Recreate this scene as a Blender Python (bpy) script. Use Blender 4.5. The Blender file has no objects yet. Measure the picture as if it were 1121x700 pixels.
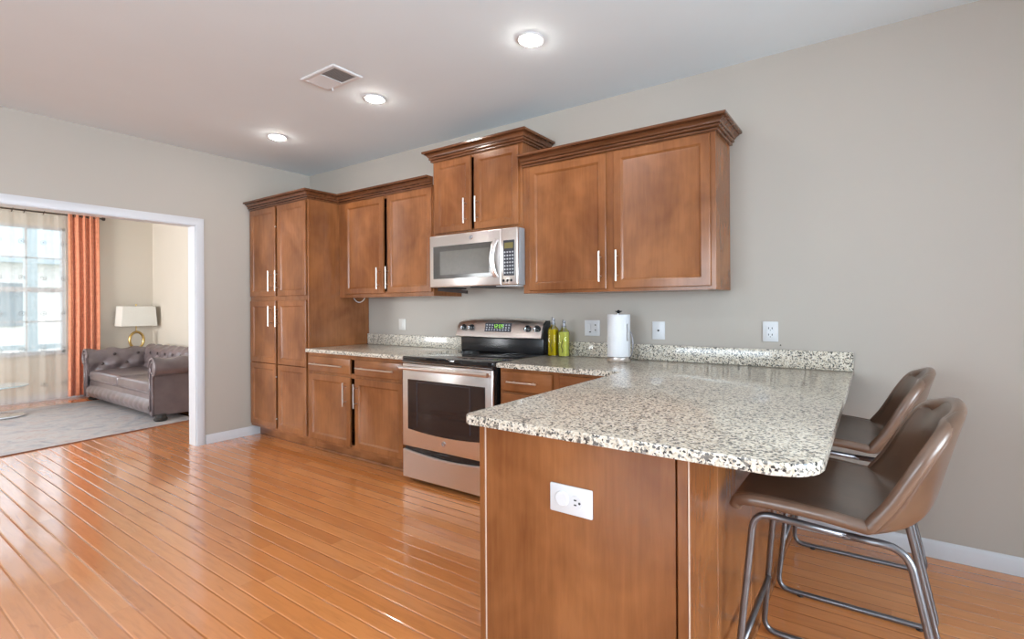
import bpy, bmesh, math, random
from mathutils import Vector, Matrix
random.seed(7)
PI = math.pi
S = bpy.context.scene
COL = S.collection

# ------------------------------------------------------------------ camera
def make_camera():
    f, px, py = 535.41, 617.63, 335.77
    th, ro = math.radians(32.524), math.radians(-0.334)
    fw = Vector((-math.sin(th), math.cos(th), 0)); r = Vector((math.cos(th), math.sin(th), 0)); u = Vector((0, 0, 1))
    R = r*math.cos(ro) + u*math.sin(ro); U = u*math.cos(ro) - r*math.sin(ro)
    cd = bpy.data.cameras.new('camera'); co = bpy.data.objects.new('camera', cd); COL.objects.link(co)
    cd.sensor_fit = 'HORIZONTAL'; cd.sensor_width = 36; cd.lens = f/1121*36
    cd.shift_x = (560.5-px)/1121; cd.shift_y = (py-350)/1121
    cd.clip_start = 0.05; cd.clip_end = 200
    m = Matrix((R, U, -fw)).transposed().to_4x4(); m.translation = Vector((5.3178, -3.0781, 1.2738))
    co.matrix_world = m
    S.camera = co
make_camera()

# ------------------------------------------------------------------ world, lights, exposure
S.view_settings.view_transform = 'Standard'
try: S.view_settings.look = 'None'
except Exception: pass
S.view_settings.gamma = 1; S.view_settings.use_curve_mapping = False
S.view_settings.exposure = -0.92
W = bpy.data.worlds.new('world'); S.world = W; W.use_nodes = True
wb = W.node_tree.nodes['Background']; wb.inputs[0].default_value = (0.80, 0.90, 1.0, 1); wb.inputs[1].default_value = 5.5

def area(name, loc, rot, sx, sy, power, col=(1, 1, 1)):
    d = bpy.data.lights.new(name, 'AREA'); d.shape = 'RECTANGLE'; d.size = sx; d.size_y = sy; d.energy = power; d.color = col
    o = bpy.data.objects.new(name, d); COL.objects.link(o); o.location = loc; o.rotation_euler = rot
    return o
# added fill lamps outside unseen openings, tilted up to brighten ceiling and walls
area('added_fill_rear', (3.4, -7.6, 1.75), (PI/2+math.radians(20), 0, 0), 3.8, 1.7, 400, (0.73, 0.875, 1.0))
area('added_fill_side', (8.5, -3.3, 1.3), (0, PI/2+math.radians(8), 0), 2.0, 4.2, 1000, (0.73, 0.875, 1.0))
area('added_fill_living', (-2.3, -5.5, 1.3), (PI/2+math.radians(15), 0, 0), 2.8, 1.8, 720, (0.95, 0.98, 1.0))
sd = bpy.data.lights.new('sun', 'SUN'); sd.energy = 5.0; sd.angle = 0.02; sd.color = (1, .95, .88)
so = bpy.data.objects.new('sun', sd); COL.objects.link(so); so.rotation_euler = (math.radians(38), math.radians(20), 0)

# added disc lamps under the ceiling, out of view and without fixtures
for lx_ in (1.0, 2.9, 4.8):
    dl = bpy.data.lights.new('added_fill_disc', 'AREA'); dl.shape = 'DISK'; dl.size = .16; dl.energy = 8; dl.color = (1, .97, .93)
    do = bpy.data.objects.new('added_fill_disc', dl); COL.objects.link(do); do.location = (lx_, -3.1, 2.735)

# ------------------------------------------------------------------ node helpers
class NT:
    def __init__(s, name):
        s.m = bpy.data.materials.new(name); s.m.use_nodes = True; s.t = s.m.node_tree; s.t.nodes.clear()
        s.out = s.n('ShaderNodeOutputMaterial'); s.b = s.n('ShaderNodeBsdfPrincipled'); s.l(s.b.outputs[0], s.out.inputs[0])
    def n(s, k, **kw):
        x = s.t.nodes.new(k)
        for a, b in kw.items(): setattr(x, a, b)
        return x
    def l(s, a, b): s.t.links.new(a, b)
    def put(s, sock, v):
        if hasattr(v, 'is_linked') or hasattr(v, 'links'): s.l(v, sock)
        else: sock.default_value = v
    def math(s, op, a, b=None, clamp=False):
        x = s.n('ShaderNodeMath', operation=op); x.use_clamp = clamp; s.put(x.inputs[0], a)
        if b is not None: s.put(x.inputs[1], b)
        return x.outputs[0]
    def coord(s, kind='Object', scale=(1, 1, 1)):
        c = s.n('ShaderNodeTexCoord'); mp = s.n('ShaderNodeMapping'); mp.inputs['Scale'].default_value = scale
        s.l(c.outputs[kind], mp.inputs[0]); return mp.outputs[0]
    def noise(s, vec, scale, detail=3, rough=.5, dist=0):
        x = s.n('ShaderNodeTexNoise'); s.l(vec, x.inputs['Vector']); x.inputs['Scale'].default_value = scale
        x.inputs['Detail'].default_value = detail; x.inputs['Roughness'].default_value = rough; x.inputs['Distortion'].default_value = dist
        return x.outputs['Fac']
    def ramp(s, fac, stops, interp='LINEAR'):
        x = s.n('ShaderNodeValToRGB'); x.color_ramp.interpolation = interp; e = x.color_ramp.elements
        while len(e) < len(stops): e.new(.5)
        for i, (p, c) in enumerate(stops): e[i].position = p; e[i].color = (*c, 1)
        s.put(x.inputs[0], fac); return x.outputs[0]
    def mix(s, fac, a, b, mode='MIX'):
        x = s.n('ShaderNodeMix', data_type='RGBA', blend_type=mode); s.put(x.inputs['Factor'], fac)
        s.put(x.inputs['A'], a if not isinstance(a, tuple) else (*a, 1)); s.put(x.inputs['B'], b if not isinstance(b, tuple) else (*b, 1))
        return x.outputs['Result']
    def bump(s, h, strength=.3, dist=.002):
        x = s.n('ShaderNodeBump'); x.inputs['Strength'].default_value = strength; x.inputs['Distance'].default_value = dist
        s.put(x.inputs['Height'], h); s.l(x.outputs[0], s.b.inputs['Normal'])
    def set(s, **k):
        for a, v in k.items(): s.put(s.b.inputs[a.replace('_', ' ')], v if not (isinstance(v, tuple) and len(v) == 3) else (*v, 1))
        return s

def simple(name, col, rough=.5, metal=0, coat=0, ns=40, amt=.04, emit=None, es=0):
    m = NT(name); f = m.noise(m.coord(), ns, 3)
    c2 = tuple(max(0, c*(1-amt*2)) for c in col)
    m.set(Base_Color=m.ramp(f, [(.3, c2), (.7, col)]), Roughness=rough, Metallic=metal, Coat_Weight=coat)
    if emit: m.set(Emission_Color=emit, Emission_Strength=es)
    return m.m
M = {}
def paint(name, col, rough=.55, bs=.06):
    m = NT(name); v = m.coord(); f = m.noise(v, 3, 2); g = m.noise(v, 220, 2)
    m.set(Base_Color=m.ramp(f, [(.3, tuple(c*.985 for c in col)), (.7, col)]), Roughness=rough); m.bump(g, bs, .001); return m.m
M['wall'] = paint('greige_wall_paint', (.42, .375, .325))
M['wall_living'] = paint('cream_wall_paint', (.66, .585, .49))
M['ceiling'] = paint('white_ceiling_paint', (.715, .79, .825), .8)
M['trim'] = paint('white_trim_paint', (.60, .60, .62), .35, .01)

def wood(name, dark, light, rough=.24, axis='z', coat=.12, blotch=.72):
    m = NT(name)
    sc = {'z': (14, 14, 1.1), 'x': (1.1, 14, 14), 'y': (14, 1.1, 14)}[axis]
    g = m.noise(m.coord('Object', sc), 3.5, 6, .62, .35); b = m.noise(m.coord('Object', (1, 1, .75)), 3.6, 3, .55, .4)
    fine = m.noise(m.coord('Object', tuple(k*6 for k in sc)), 4, 3, .6)
    f = m.math('ADD', m.math('MULTIPLY', g, 1-blotch), m.math('MULTIPLY', b, blotch))
    c = m.ramp(f, [(.35, dark), (.63, light)])
    c = m.mix(m.math('MULTIPLY', fine, .14), c, tuple(k*.55 for k in dark), 'MIX')
    m.set(Base_Color=c, Roughness=rough, Specular_IOR_Level=.36, Coat_Weight=coat, Coat_Roughness=.12); m.bump(fine, .04, .001); return m.m
M['wood'] = wood('stained_maple', (.170, .056, .017), (.310, .118, .040))
M['wood_h'] = wood('stained_maple_horizontal', (.170, .056, .017), (.310, .118, .040), axis='x')
M['crown'] = wood('stained_maple_crown_shaded', (.085, .030, .012), (.17, .066, .028), rough=.2, axis='x', coat=.3, blotch=.3)  # darker copy of the maple, the crown's shade put into its colour
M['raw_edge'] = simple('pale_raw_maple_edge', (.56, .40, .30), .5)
M['gap'] = simple('dark_cabinet_interior', (.018, .008, .005), .7)

def granite():
    m = NT('speckled_granite'); c = m.coord()
    d = m.n('ShaderNodeTexNoise'); m.l(c, d.inputs['Vector']); d.inputs['Scale'].default_value = 60; d.inputs['Detail'].default_value = 2
    off = m.n('ShaderNodeVectorMath', operation='MULTIPLY_ADD'); m.l(d.outputs['Color'], off.inputs[0]); off.inputs[1].default_value = (.010, .010, .010); m.l(c, off.inputs[2])
    def vor(scale):
        v = m.n('ShaderNodeTexVoronoi'); m.l(off.outputs[0], v.inputs['Vector']); v.inputs['Scale'].default_value = scale
        s = m.n('ShaderNodeSeparateColor'); m.l(v.outputs['Color'], s.inputs[0]); return s.outputs
    a, b = vor(175), vor(112)
    base = m.ramp(a[0], [(0, (.022, .020, .018)), (.09, (.12, .115, .11)), (.15, (.30, .275, .24)), (.25, (.50, .425, .325)), (.40, (.63, .56, .45)), (.70, (.72, .665, .57))], 'CONSTANT')
    spots = m.ramp(b[1], [(0, (1, 1, 1)), (.085, (0, 0, 0))], 'CONSTANT')
    col = m.mix(m.math('MULTIPLY', spots, .85), base, (.10, .09, .08))
    m.set(Base_Color=col, Roughness=.30, IOR=1.45, Coat_Weight=.6, Coat_Roughness=.04); return m.m
M['granite'] = granite()

def planks():
    m = NT('hardwood_planks'); c = m.n('ShaderNodeTexCoord'); sp = m.n('ShaderNodeSeparateXYZ'); m.l(c.outputs['Object'], sp.inputs[0])
    w, L = .0765, 1.45
    yy = m.math('DIVIDE', m.math('ADD', sp.outputs[1], 2.308), w); row = m.math('FLOOR', yy); fy = m.math('FRACT', yy)
    wn = m.n('ShaderNodeTexWhiteNoise', noise_dimensions='1D'); m.l(row, wn.inputs['W'])
    xx = m.math('ADD', m.math('DIVIDE', sp.outputs[0], L), m.math('MULTIPLY', wn.outputs['Value'], 7.3)); colu = m.math('FLOOR', xx); fx = m.math('FRACT', xx)
    cb = m.n('ShaderNodeCombineXYZ'); m.l(row, cb.inputs[0]); m.l(colu, cb.inputs[1])
    w2 = m.n('ShaderNodeTexWhiteNoise', noise_dimensions='2D'); m.l(cb.outputs[0], w2.inputs['Vector'])
    ey = m.math('MULTIPLY', m.math('MINIMUM', fy, m.math('SUBTRACT', 1, fy)), w)
    ex = m.math('MULTIPLY', m.math('MINIMUM', fx, m.math('SUBTRACT', 1, fx)), L)
    e = m.math('MINIMUM', ex, ey)
    seam = m.math('DIVIDE', e, .0062, clamp=True); groove = m.math('DIVIDE', ey, .0062, clamp=True)
    gv = m.n('ShaderNodeCombineXYZ'); m.l(m.math('ADD', m.math('MULTIPLY', sp.outputs[0], 1.6), m.math('MULTIPLY', w2.outputs['Value'], 31)), gv.inputs[0]); m.l(m.math('MULTIPLY', sp.outputs[1], 16), gv.inputs[1])
    g = m.noise(gv.outputs[0], 2.2, 5, .6, .6); knot = m.noise(gv.outputs[0], 1.15, 2, .5, 1.4)
    base = m.ramp(w2.outputs['Value'], [(0, (.58, .210, .060)), (.35, (.65, .240, .070)), (.7, (.67, .255, .078)), (1, (.70, .28, .090))])
    col = m.mix(m.ramp(g, [(.45, (0, 0, 0)), (.75, (.4, .4, .4))]), base, (.38, .135, .042))
    col = m.mix(m.ramp(knot, [(.66, (0, 0, 0)), (.76, (.4, .4, .4))]), col, (.26, .085, .03))
    col = m.mix(m.ramp(seam, [(0, (.35, .35, .35)), (.22, (0, 0, 0))]), col, (.26, .11, .045))
    m.set(Base_Color=col, Roughness=.20, Coat_Weight=.85, Coat_Roughness=.075)
    m.bump(m.math('ADD', groove, m.math('MULTIPLY', g, .05)), .9, .0017); 
    bn = [n for n in m.t.nodes if n.type == 'BUMP'][0]; m.l(bn.outputs[0], m.b.inputs['Coat Normal'])
    return m.m
M['floor'] = planks()

def steel(name, col, rough=.27, axis=(2, 2, 160)):
    m = NT(name); f = m.noise(m.coord('Object', axis), 6, 2)
    m.set(Base_Color=m.ramp(f, [(.3, tuple(c*.94 for c in col)), (.7, col)]), Metallic=1, Roughness=rough); m.bump(f, .03, .0004); return m.m
M['steel'] = steel('brushed_stainless', (.84, .79, .76), .28)
M['steel_side'] = simple('grey_enamel', (.36, .37, .39), .35, .3)
M['nickel'] = steel('satin_nickel', (.66, .59, .52), .34, (60, 60, 60))
M['chrome'] = simple('polished_chrome', (.78, .78, .80), .12, 1)
M['frame_metal'] = simple('gunmetal_tube', (.22, .215, .225), .32, .8, amt=.05)
M['black'] = simple('black_enamel', (.014, .014, .015), .22)
M['black_glass'] = simple('black_glass', (.010, .010, .011), .04, coat=.5)
M['oven_glass'] = simple('smoked_oven_glass', (.020, .016, .017), .05, coat=.4)
M['mw_glass'] = simple('smoked_microwave_glass', (.080, .072, .064), .12, coat=.4)
M['mw_inner'] = simple('microwave_window_mesh', (.13, .118, .10), .25)
M['panel_dark'] = simple('dark_control_panel', (.045, .045, .055), .25)
M['button'] = simple('grey_button_print', (.42, .43, .46), .5)
M['white_plastic'] = simple('white_plastic', (.64, .64, .65), .35, amt=.01)
M['ivory_plastic'] = simple('ivory_plastic', (.66, .63, .58), .4, amt=.01)
M['slot'] = simple('dark_slot', (.02, .02, .02), .6)
M['paper'] = simple('white_paper_towel', (.66, .66, .67), .85, ns=220, amt=.03)
M['green_led'] = simple('green_display', (.2, .5, .05), .4, emit=(.45, .95, .12), es=1.2)
M['amber_led'] = simple('amber_display', (.12, .10, .03), .4, emit=(.35, .28, .06), es=.25)
M['lens'] = simple('light_lens', (.9, .9, .9), .5, emit=(1, .95, .88), es=340)
M['vent_white'] = simple('white_vent_metal', (.66, .66, .66), .45, amt=.01)
M['ring_print'] = simple('grey_burner_print', (.05, .05, .052), .12)
M['vent_dark'] = simple('vent_duct', (.28, .28, .28), .8)

def leather(name, a, b, rough=.36, scale=260):
    m = NT(name); c = m.coord(); n1 = m.noise(c, 7, 3); v = m.n('ShaderNodeTexVoronoi'); m.l(c, v.inputs['Vector']); v.inputs['Scale'].default_value = scale
    m.set(Base_Color=m.ramp(n1, [(.3, a), (.7, b)]), Roughness=rough, Coat_Weight=.5, Coat_Roughness=.22); m.bump(v.outputs['Distance'], .12, .001); return m.m
M['leather'] = leather('brown_leather', (.085, .048, .031), (.135, .078, .051), .30)
M['piping'] = leather('stitched_brown_piping', (.125, .072, .048), (.175, .105, .07), .36, 500)
M['sofa'] = leather('grey_brown_leather', (.125, .092, .092), (.18, .135, .135), .34, 180)
M['button_dark'] = simple('dark_sofa_button', (.06, .04, .038), .4)
M['foot'] = simple('black_sofa_foot', (.02, .015, .012), .4)
M['gold'] = simple('aged_gold_metal', (.62, .42, .15), .28, 1)
M['shade'] = simple('white_linen_shade', (.80, .76, .68), .8, ns=160)
M['iron'] = simple('dark_bronze_rod', (.10, .075, .06), .4, .6)

def fabric(name, a, b):
    m = NT(name); v = m.coord(); n1 = m.noise(v, 26, 4); n2 = m.noise(m.coord('Object', (300, 300, 30)), 2, 2)
    m.set(Base_Color=m.ramp(n1, [(.3, a), (.7, b)]), Roughness=.8, Sheen_Weight=.3); m.bump(n2, .2, .001); return m.m
M['orange'] = fabric('orange_velvet', (.66, .22, .11), (.80, .31, .17))
def sheer():
    m = NT('white_voile'); tr = m.n('ShaderNodeBsdfTransparent'); tl = m.n('ShaderNodeBsdfTranslucent'); df = m.n('ShaderNodeBsdfDiffuse')
    tl.inputs[0].default_value = (.86, .84, .78, 1); df.inputs[0].default_value = (.80, .76, .68, 1); tr.inputs[0].default_value = (1, 1, 1, 1)
    a = m.n('ShaderNodeMixShader'); a.inputs[0].default_value = .55; m.l(tl.outputs[0], a.inputs[1]); m.l(df.outputs[0], a.inputs[2])
    b = m.n('ShaderNodeMixShader'); f = m.noise(m.coord('Object', (1, 90, 90)), 4, 2); m.put(b.inputs[0], m.math('ADD', m.math('MULTIPLY', f, .18), .26))
    m.l(tr.outputs[0], b.inputs[1]); m.l(a.outputs[0], b.inputs[2]); m.l(b.outputs[0], m.out.inputs[0]); return m.m
M['sheer'] = sheer()
M['motif'] = simple('grey_embroidery', (.28, .28, .27), .8)
def pane(name, tint=(1, 1, 1), refl=.07):
    m = NT(name); tr = m.n('ShaderNodeBsdfTransparent'); tr.inputs[0].default_value = (*tint, 1); gl = m.n('ShaderNodeBsdfGlossy'); gl.inputs['Roughness'].default_value = .02
    x = m.n('ShaderNodeMixShader'); fr = m.n('ShaderNodeFresnel'); fr.inputs[0].default_value = 1.45; m.l(fr.outputs[0], x.inputs[0])
    m.l(tr.outputs[0], x.inputs[1]); m.l(gl.outputs[0], x.inputs[2]); m.l(x.outputs[0], m.out.inputs[0]); return m.m
M['glass'] = pane('window_glass')
M['table_glass'] = simple('table_glass_painted_reflection', (.62, .74, .80), .05, coat=.6)  # opaque pale blue stands in for the window's reflection on the glass
M['bottle_glass'] = pane('clear_bottle_glass', (.96, .98, .93))
def oil(name, col):
    m = NT(name); f = m.noise(m.coord(), 20, 2)
    m.set(Base_Color=m.ramp(f, [(.2, tuple(c*.9 for c in col)), (.8, col)]), Roughness=.08, Transmission_Weight=.35, IOR=1.1); return m.m
M['oil_gold'] = oil('golden_olive_oil', (.74, .54, .012))
M['oil_green'] = oil('green_olive_oil', (.86, .84, .20))
M['herb'] = simple('dark_herb_sprig', (.10, .09, .01), .7)
def rugm():
    m = NT('faded_distressed_rug'); v = m.coord(); n1 = m.noise(v, 4.6, 8, .72, 1.0); n2 = m.noise(v, 9, 6, .72, .6); n3 = m.noise(v, 160, 2)
    c = m.ramp(n1, [(.30, (.27, .27, .31)), (.44, (.44, .42, .43)), (.55, (.54, .50, .48)), (.68, (.46, .34, .31))])
    c = m.mix(m.ramp(n2, [(.50, (0, 0, 0)), (.66, (.6, .6, .6))]), c, (.46, .34, .33)); c = m.mix(m.ramp(n2, [(.28, (.5, .5, .5)), (.40, (0, 0, 0))]), c, (.28, .30, .35))
    m.set(Base_Color=c, Roughness=.95); m.bump(n3, .4, .002); return m.m
M['rug'] = rugm()
M['rug_edge'] = simple('rust_rug_binding', (.22, .09, .06), .9)
M['siding'] = simple('pale_house_siding', (.80, .78, .76), .7)
M['roof'] = simple('blue_grey_roof', (.40, .50, .56), .8)
M['lawn'] = simple('pale_dry_lawn', (.42, .44, .34), .95, ns=30, amt=.2)
M['porch'] = simple('pale_blue_porch_paint', (.46, .56, .60), .6)
M['ext_glass'] = simple('house_window_glass', (.20, .26, .30), .1)

# ------------------------------------------------------------------ mesh helpers
ORG = [Vector((0, 0, 0))]
class MB:
    def __init__(s): s.bm = bmesh.new()
    def face(s, vs):
        try: return s.bm.faces.new(vs)
        except ValueError: return None
    def box(s, x0, x1, y0, y1, z0, z1, bev=0, seg=2):
        x0, x1 = sorted((x0, x1)); y0, y1 = sorted((y0, y1)); z0, z1 = sorted((z0, z1))
        v = [s.bm.verts.new((x, y, z)) for x in (x0, x1) for y in (y0, y1) for z in (z0, z1)]
        fs = [s.bm.faces.new([v[i] for i in q]) for q in ((0, 1, 3, 2), (4, 6, 7, 5), (0, 4, 5, 1), (2, 3, 7, 6), (0, 2, 6, 4), (1, 5, 7, 3))]
        if bev > 0:
            es = list({e for f in fs for e in f.edges})
            bmesh.ops.bevel(s.bm, geom=es, offset=bev, segments=seg, affect='EDGES', profile=.5)
        return s
    def rings(s, rings, close=True, cap0=True, cap1=True):
        R = [[s.bm.verts.new(p) for p in r] for r in rings]; n = len(R[0])
        for a, b in zip(R, R[1:]):
            for i in range(n if close else n-1):
                j = (i+1) % n; s.face((a[i], a[j], b[j], b[i]))
        if cap0: s.face(list(reversed(R[0])))
        if cap1: s.face(R[-1])
        return s
    def tube(s, pts, r, seg=10, fillet=0, fseg=6, closed=False):
        P = [Vector(p) for p in pts]
        if fillet:
            Q = [P[0]]
            for a, b, c in zip(P, P[1:], P[2:]):
                d1 = (a-b); d2 = (c-b); f = min(fillet, d1.length*.48, d2.length*.48); p0 = b+d1.normalized()*f; p2 = b+d2.normalized()*f
                for k in range(fseg+1):
                    t = k/fseg; Q.append(p0*(1-t)**2 + b*2*t*(1-t) + p2*t*t)
            Q.append(P[-1]); P = Q
        rs = []; up = None; n = len(P)
        for i, p in enumerate(P):
            if closed: t = (P[(i+1) % n]-P[i-1]).normalized()
            else: t = (P[min(i+1, n-1)]-P[max(i-1, 0)]).normalized()
            if up is None: up = Vector((0, 0, 1)) if abs(t.z) < .9 else Vector((1, 0, 0))
            a = t.cross(up).normalized(); up = a.cross(t).normalized()
            rr = r(i/(n-1)) if callable(r) else r
            rs.append([p + (a*math.cos(2*PI*k/seg)+up*math.sin(2*PI*k/seg))*rr for k in range(seg)])
        if closed: rs.append(rs[0]); return s.rings(rs, True, False, False)
        return s.rings(rs)
    def lathe(s, prof, c=(0, 0, 0), seg=24, axis='z', sx=1, sy=1):
        c = Vector(c); rs = []
        for r, h in prof:
            ring = []
            for k in range(seg):
                a = 2*PI*k/seg; p, q = max(r, 1e-4)*math.cos(a)*sx, max(r, 1e-4)*math.sin(a)*sy
                ring.append(c+Vector({'z': (p, q, h), 'y': (p, h, -q), 'x': (h, p, q)}[axis]))
            rs.append(ring)
        return s.rings(rs)
    def prism(s, poly, z0, z1, bev=0):
        a = [s.bm.verts.new((x, y, z0)) for x, y in poly]; b = [s.bm.verts.new((x, y, z1)) for x, y in poly]; n = len(poly)
        fs = [s.face(list(reversed(a))), s.face(b)] + [s.face((a[i], a[(i+1) % n], b[(i+1) % n], b[i])) for i in range(n)]
        if bev:
            es = [e for f in fs[:2] for e in f.edges]
            bmesh.ops.bevel(s.bm, geom=es, offset=bev, segments=2, affect='EDGES', profile=.5)
        return s
    def grid(s, P):
        V = [[s.bm.verts.new(p) for p in row] for row in P]
        for a, b in zip(V, V[1:]):
            for i in range(len(a)-1): s.face((a[i], a[i+1], b[i+1], b[i]))
        return s
    def sweep(s, path, prof):
        """prof: closed list of (out, z); path: xy polyline, 'out' to the right of travel"""
        P = [Vector((*p, 0)) for p in path]; rs = []
        for i, p in enumerate(P):
            n = []
            if i > 0: d = (P[i]-P[i-1]).normalized(); n.append(Vector((d.y, -d.x, 0)))
            if i < len(P)-1: d = (P[i+1]-P[i]).normalized(); n.append(Vector((d.y, -d.x, 0)))
            if len(n) == 2: b = (n[0]+n[1]); b = b/(b.dot(n[0]))
            else: b = n[0]
            rs.append([p+b*o+Vector((0, 0, z)) for o, z in prof])
        return s.rings(rs)
    def disc_y(s, x, y, z, r, d=.002, seg=20): return s.lathe([(0, 0), (r, 0), (r, -d), (0, -d)], (x, y, z), seg, 'y')
    def build(s, name, mat, parent=None, smooth=32, subsurf=0, solid=0):
        bmesh.ops.remove_doubles(s.bm, verts=s.bm.verts, dist=1e-5)
        bmesh.ops.recalc_face_normals(s.bm, faces=s.bm.faces)
        if parent is not None: bmesh.ops.translate(s.bm, verts=s.bm.verts, vec=-ORG[0])
        me = bpy.data.meshes.new(name); s.bm.to_mesh(me); s.bm.free()
        o = bpy.data.objects.new(name, me); COL.objects.link(o); me.materials.append(M[mat] if isinstance(mat, str) else mat)
        if smooth:
            for p in me.polygons: p.use_smooth = True
            me.set_sharp_from_angle(angle=math.radians(smooth))
        if parent is not None: o.parent = parent
        if solid:
            md = o.modifiers.new('solid', 'SOLIDIFY'); md.thickness = solid; md.offset = 0
        if subsurf:
            md = o.modifiers.new('sub', 'SUBSURF'); md.levels = subsurf; md.render_levels = subsurf
        return o
def thing(name, label, cat, loc=(0, 0, 0), group=None):
    o = bpy.data.objects.new(name, None); COL.objects.link(o); o.empty_display_size = .1
    o.location = loc; o['label'] = label; o['category'] = cat
    if group: o['group'] = group
    ORG[0] = Vector(loc); return o
def tag(o, label, cat, group=None):
    o['label'] = label; o['category'] = cat
    if group: o['group'] = group
    return o
def struct(o): o['kind'] = 'structure'; return o
def dup(root, dx, dy, label):
    r = root.copy(); COL.objects.link(r); r.location = root.location+Vector((dx, dy, 0)); r['label'] = label
    for ch in list(root.children):
        c = ch.copy(); COL.objects.link(c); c.parent = r
        for g in list(ch.children):
            d = g.copy(); COL.objects.link(d); d.parent = c
    return r

# ------------------------------------------------------------------ the room
H = 2.743; T = .137
XR, YR = 8.0, -7.0          # right and rear walls of the kitchen
XL, YL = -4.5, -5.0         # window wall and rear wall of the living room
OY0, OY1, OZ = -4.4, -1.085, 2.055   # opening in the left wall
struct(MB().box(XL-.2, XR+.2, YR-.2, .2, -.12, 0).build('floor', 'floor', smooth=0))
struct(MB().box(XL-.2, XR+.2, YR-.2, .2, H, H+.12).build('ceiling', 'ceiling', smooth=0))
struct(MB().box(-T, XR+.14, 0, .14, 0, H).build('wall_back', 'wall', smooth=0))
struct(MB().box(-T, 0, OY1, 0, 0, H).box(-T, 0, OY0, OY1, OZ, H).box(-T, 0, YR, OY0, 0, H).build('wall_left', 'wall', smooth=0))
b = MB(); b.box(XR, XR+.14, YR, -5.4, 0, H); b.box(XR, XR+.14, -1.2, 0, 0, H); b.box(XR, XR+.14, -5.4, -1.2, 0, .5); b.box(XR, XR+.14, -5.4, -1.2, 2.4, H)
struct(b.build('wall_right', 'wall', smooth=0))
b = MB(); b.box(-T, 1.6, YR-.14, YR, 0, H); b.box(5.2, XR, YR-.14, YR, 0, H); b.box(1.6, 5.2, YR-.14, YR, 2.45, H)
struct(b.build('wall_rear', 'wall', smooth=0))
WY0, WY1, WZ0, WZ1 = -2.10, -1.0, .66, 2.44
b = MB(); b.box(XL-.14, XL, WY1, .14, 0, H); b.box(XL-.14, XL, YL, WY0, 0, H); b.box(XL-.14, XL, WY0, WY1, 0, WZ0); b.box(XL-.14, XL, WY0, WY1, WZ1, H)
struct(b.build('wall_living_window', 'wall_living', smooth=0))
struct(MB().box(XL, -T, 0, .14, 0, H).build('wall_living_back', 'wall_living', smooth=0))
b = MB(); b.box(XL-.14, -3.7, YL-.14, YL, 0, H); b.box(-.9, -T, YL-.14, YL, 0, H); b.box(-3.7, -.9, YL-.14, YL, 0, .6); b.box(-3.7, -.9, YL-.14, YL, 2.3, H)
struct(b.build('wall_living_rear', 'wall_living', smooth=0))

BP = [(0, 0), (.014, 0), (.014, .066), (.010, .078), (.004, .085), (0, .085)]
struct(MB().sweep([(0, 0), (5.0, 0), (XR, 0)], BP).build('baseboard_back', 'trim'))
struct(MB().sweep([(0, OY1+.066), (0, 0)], BP).build('baseboard_left', 'trim'))
struct(MB().sweep([(0, YR), (0, OY0-.066)], BP).build('baseboard_left_rear', 'trim'))
struct(MB().sweep([(XL, YL), (XL, 0), (-T, 0)], BP).build('baseboard_living', 'trim'))
struct(MB().sweep([(XR, 0), (XR, YR)], BP).build('baseboard_right', 'trim'))
# cased opening: jamb lining and moulded casings
b = MB(); b.box(-T, 0.001, OY1-.014, OY1, 0, OZ); b.box(-T, .001, OY0, OY0+.014, 0, OZ); b.box(-T, .001, OY0, OY1, OZ-.014, OZ)
struct(b.build('trim_1', 'trim', smooth=0))
def casing(x, sgn):
    b = MB(); prof = [(0, 0), (.012, 0), (.016, .012), (.018, .045), (.013, .056), (.010, .064), (0, .064)]   # (out, across)
    y0, y1, z = OY0+.006, OY1-.006, OZ-.006
    rs = [[(x+sgn*o, y1+a, 0) for o, a in prof], [(x+sgn*o, y1+a, z+a) for o, a in prof], [(x+sgn*o, y0-a, z+a) for o, a in prof], [(x+sgn*o, y0-a, 0) for o, a in prof]]
    return b.rings(rs)
struct(casing(0, 1).build('trim_2', 'trim')); struct(casing(-T, -1).build('trim_3', 'trim'))

# living-room double hung window
def window(name, x, y0, y1, z0, z1, cols, sgn):
    ORG[0] = Vector((0, 0, 0))
    f = MB(); zm = (z0+z1)/2; d0, d1 = x-sgn*.13, x-sgn*.02
    f.box(d0, d1, y0, y0+.035, z0, z1); f.box(d0, d1, y1-.035, y1, z0, z1); f.box(d0, d1, y0, y1, z1-.035, z1); f.box(d0, d1, y0, y1, z0, z0+.03)
    f.box(x-sgn*.10, x-sgn*.04, y0+.03, y1-.03, zm-.035, zm+.035)
    root = struct(f.build(name, 'trim', smooth=0))
    m = MB()
    for i in range(1, cols):
        y = y0+.035+(y1-y0-.07)*i/cols; m.box(x-sgn*.082, x-sgn*.062, y-.009, y+.009, z0+.03, z1-.035)
    for z in ((z0+zm)/2, (zm+z1)/2): m.box(x-sgn*.082, x-sgn*.062, y0+.035, y1-.035, z-.009, z+.009)
    m.build('window_muntins', 'trim', root, smooth=0)
    MB().box(x-sgn*.074, x-sgn*.070, y0+.03, y1-.03, z0+.03, z1-.03).build('window_glass', 'glass', root, smooth=0)
    MB().box(x-sgn*.02, x+sgn*.035, y0-.04, y1+.04, z0-.025, z0, .004).build('window_sill', 'trim', root)
    return root
window('window_1', XL, WY0, WY1, WZ0, WZ1, 3, 1)
window('window_2', XR, -5.4, -1.2, .5, 2.4, 6, -1)  # unseen window, put in and sized to let the side fill in
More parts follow.
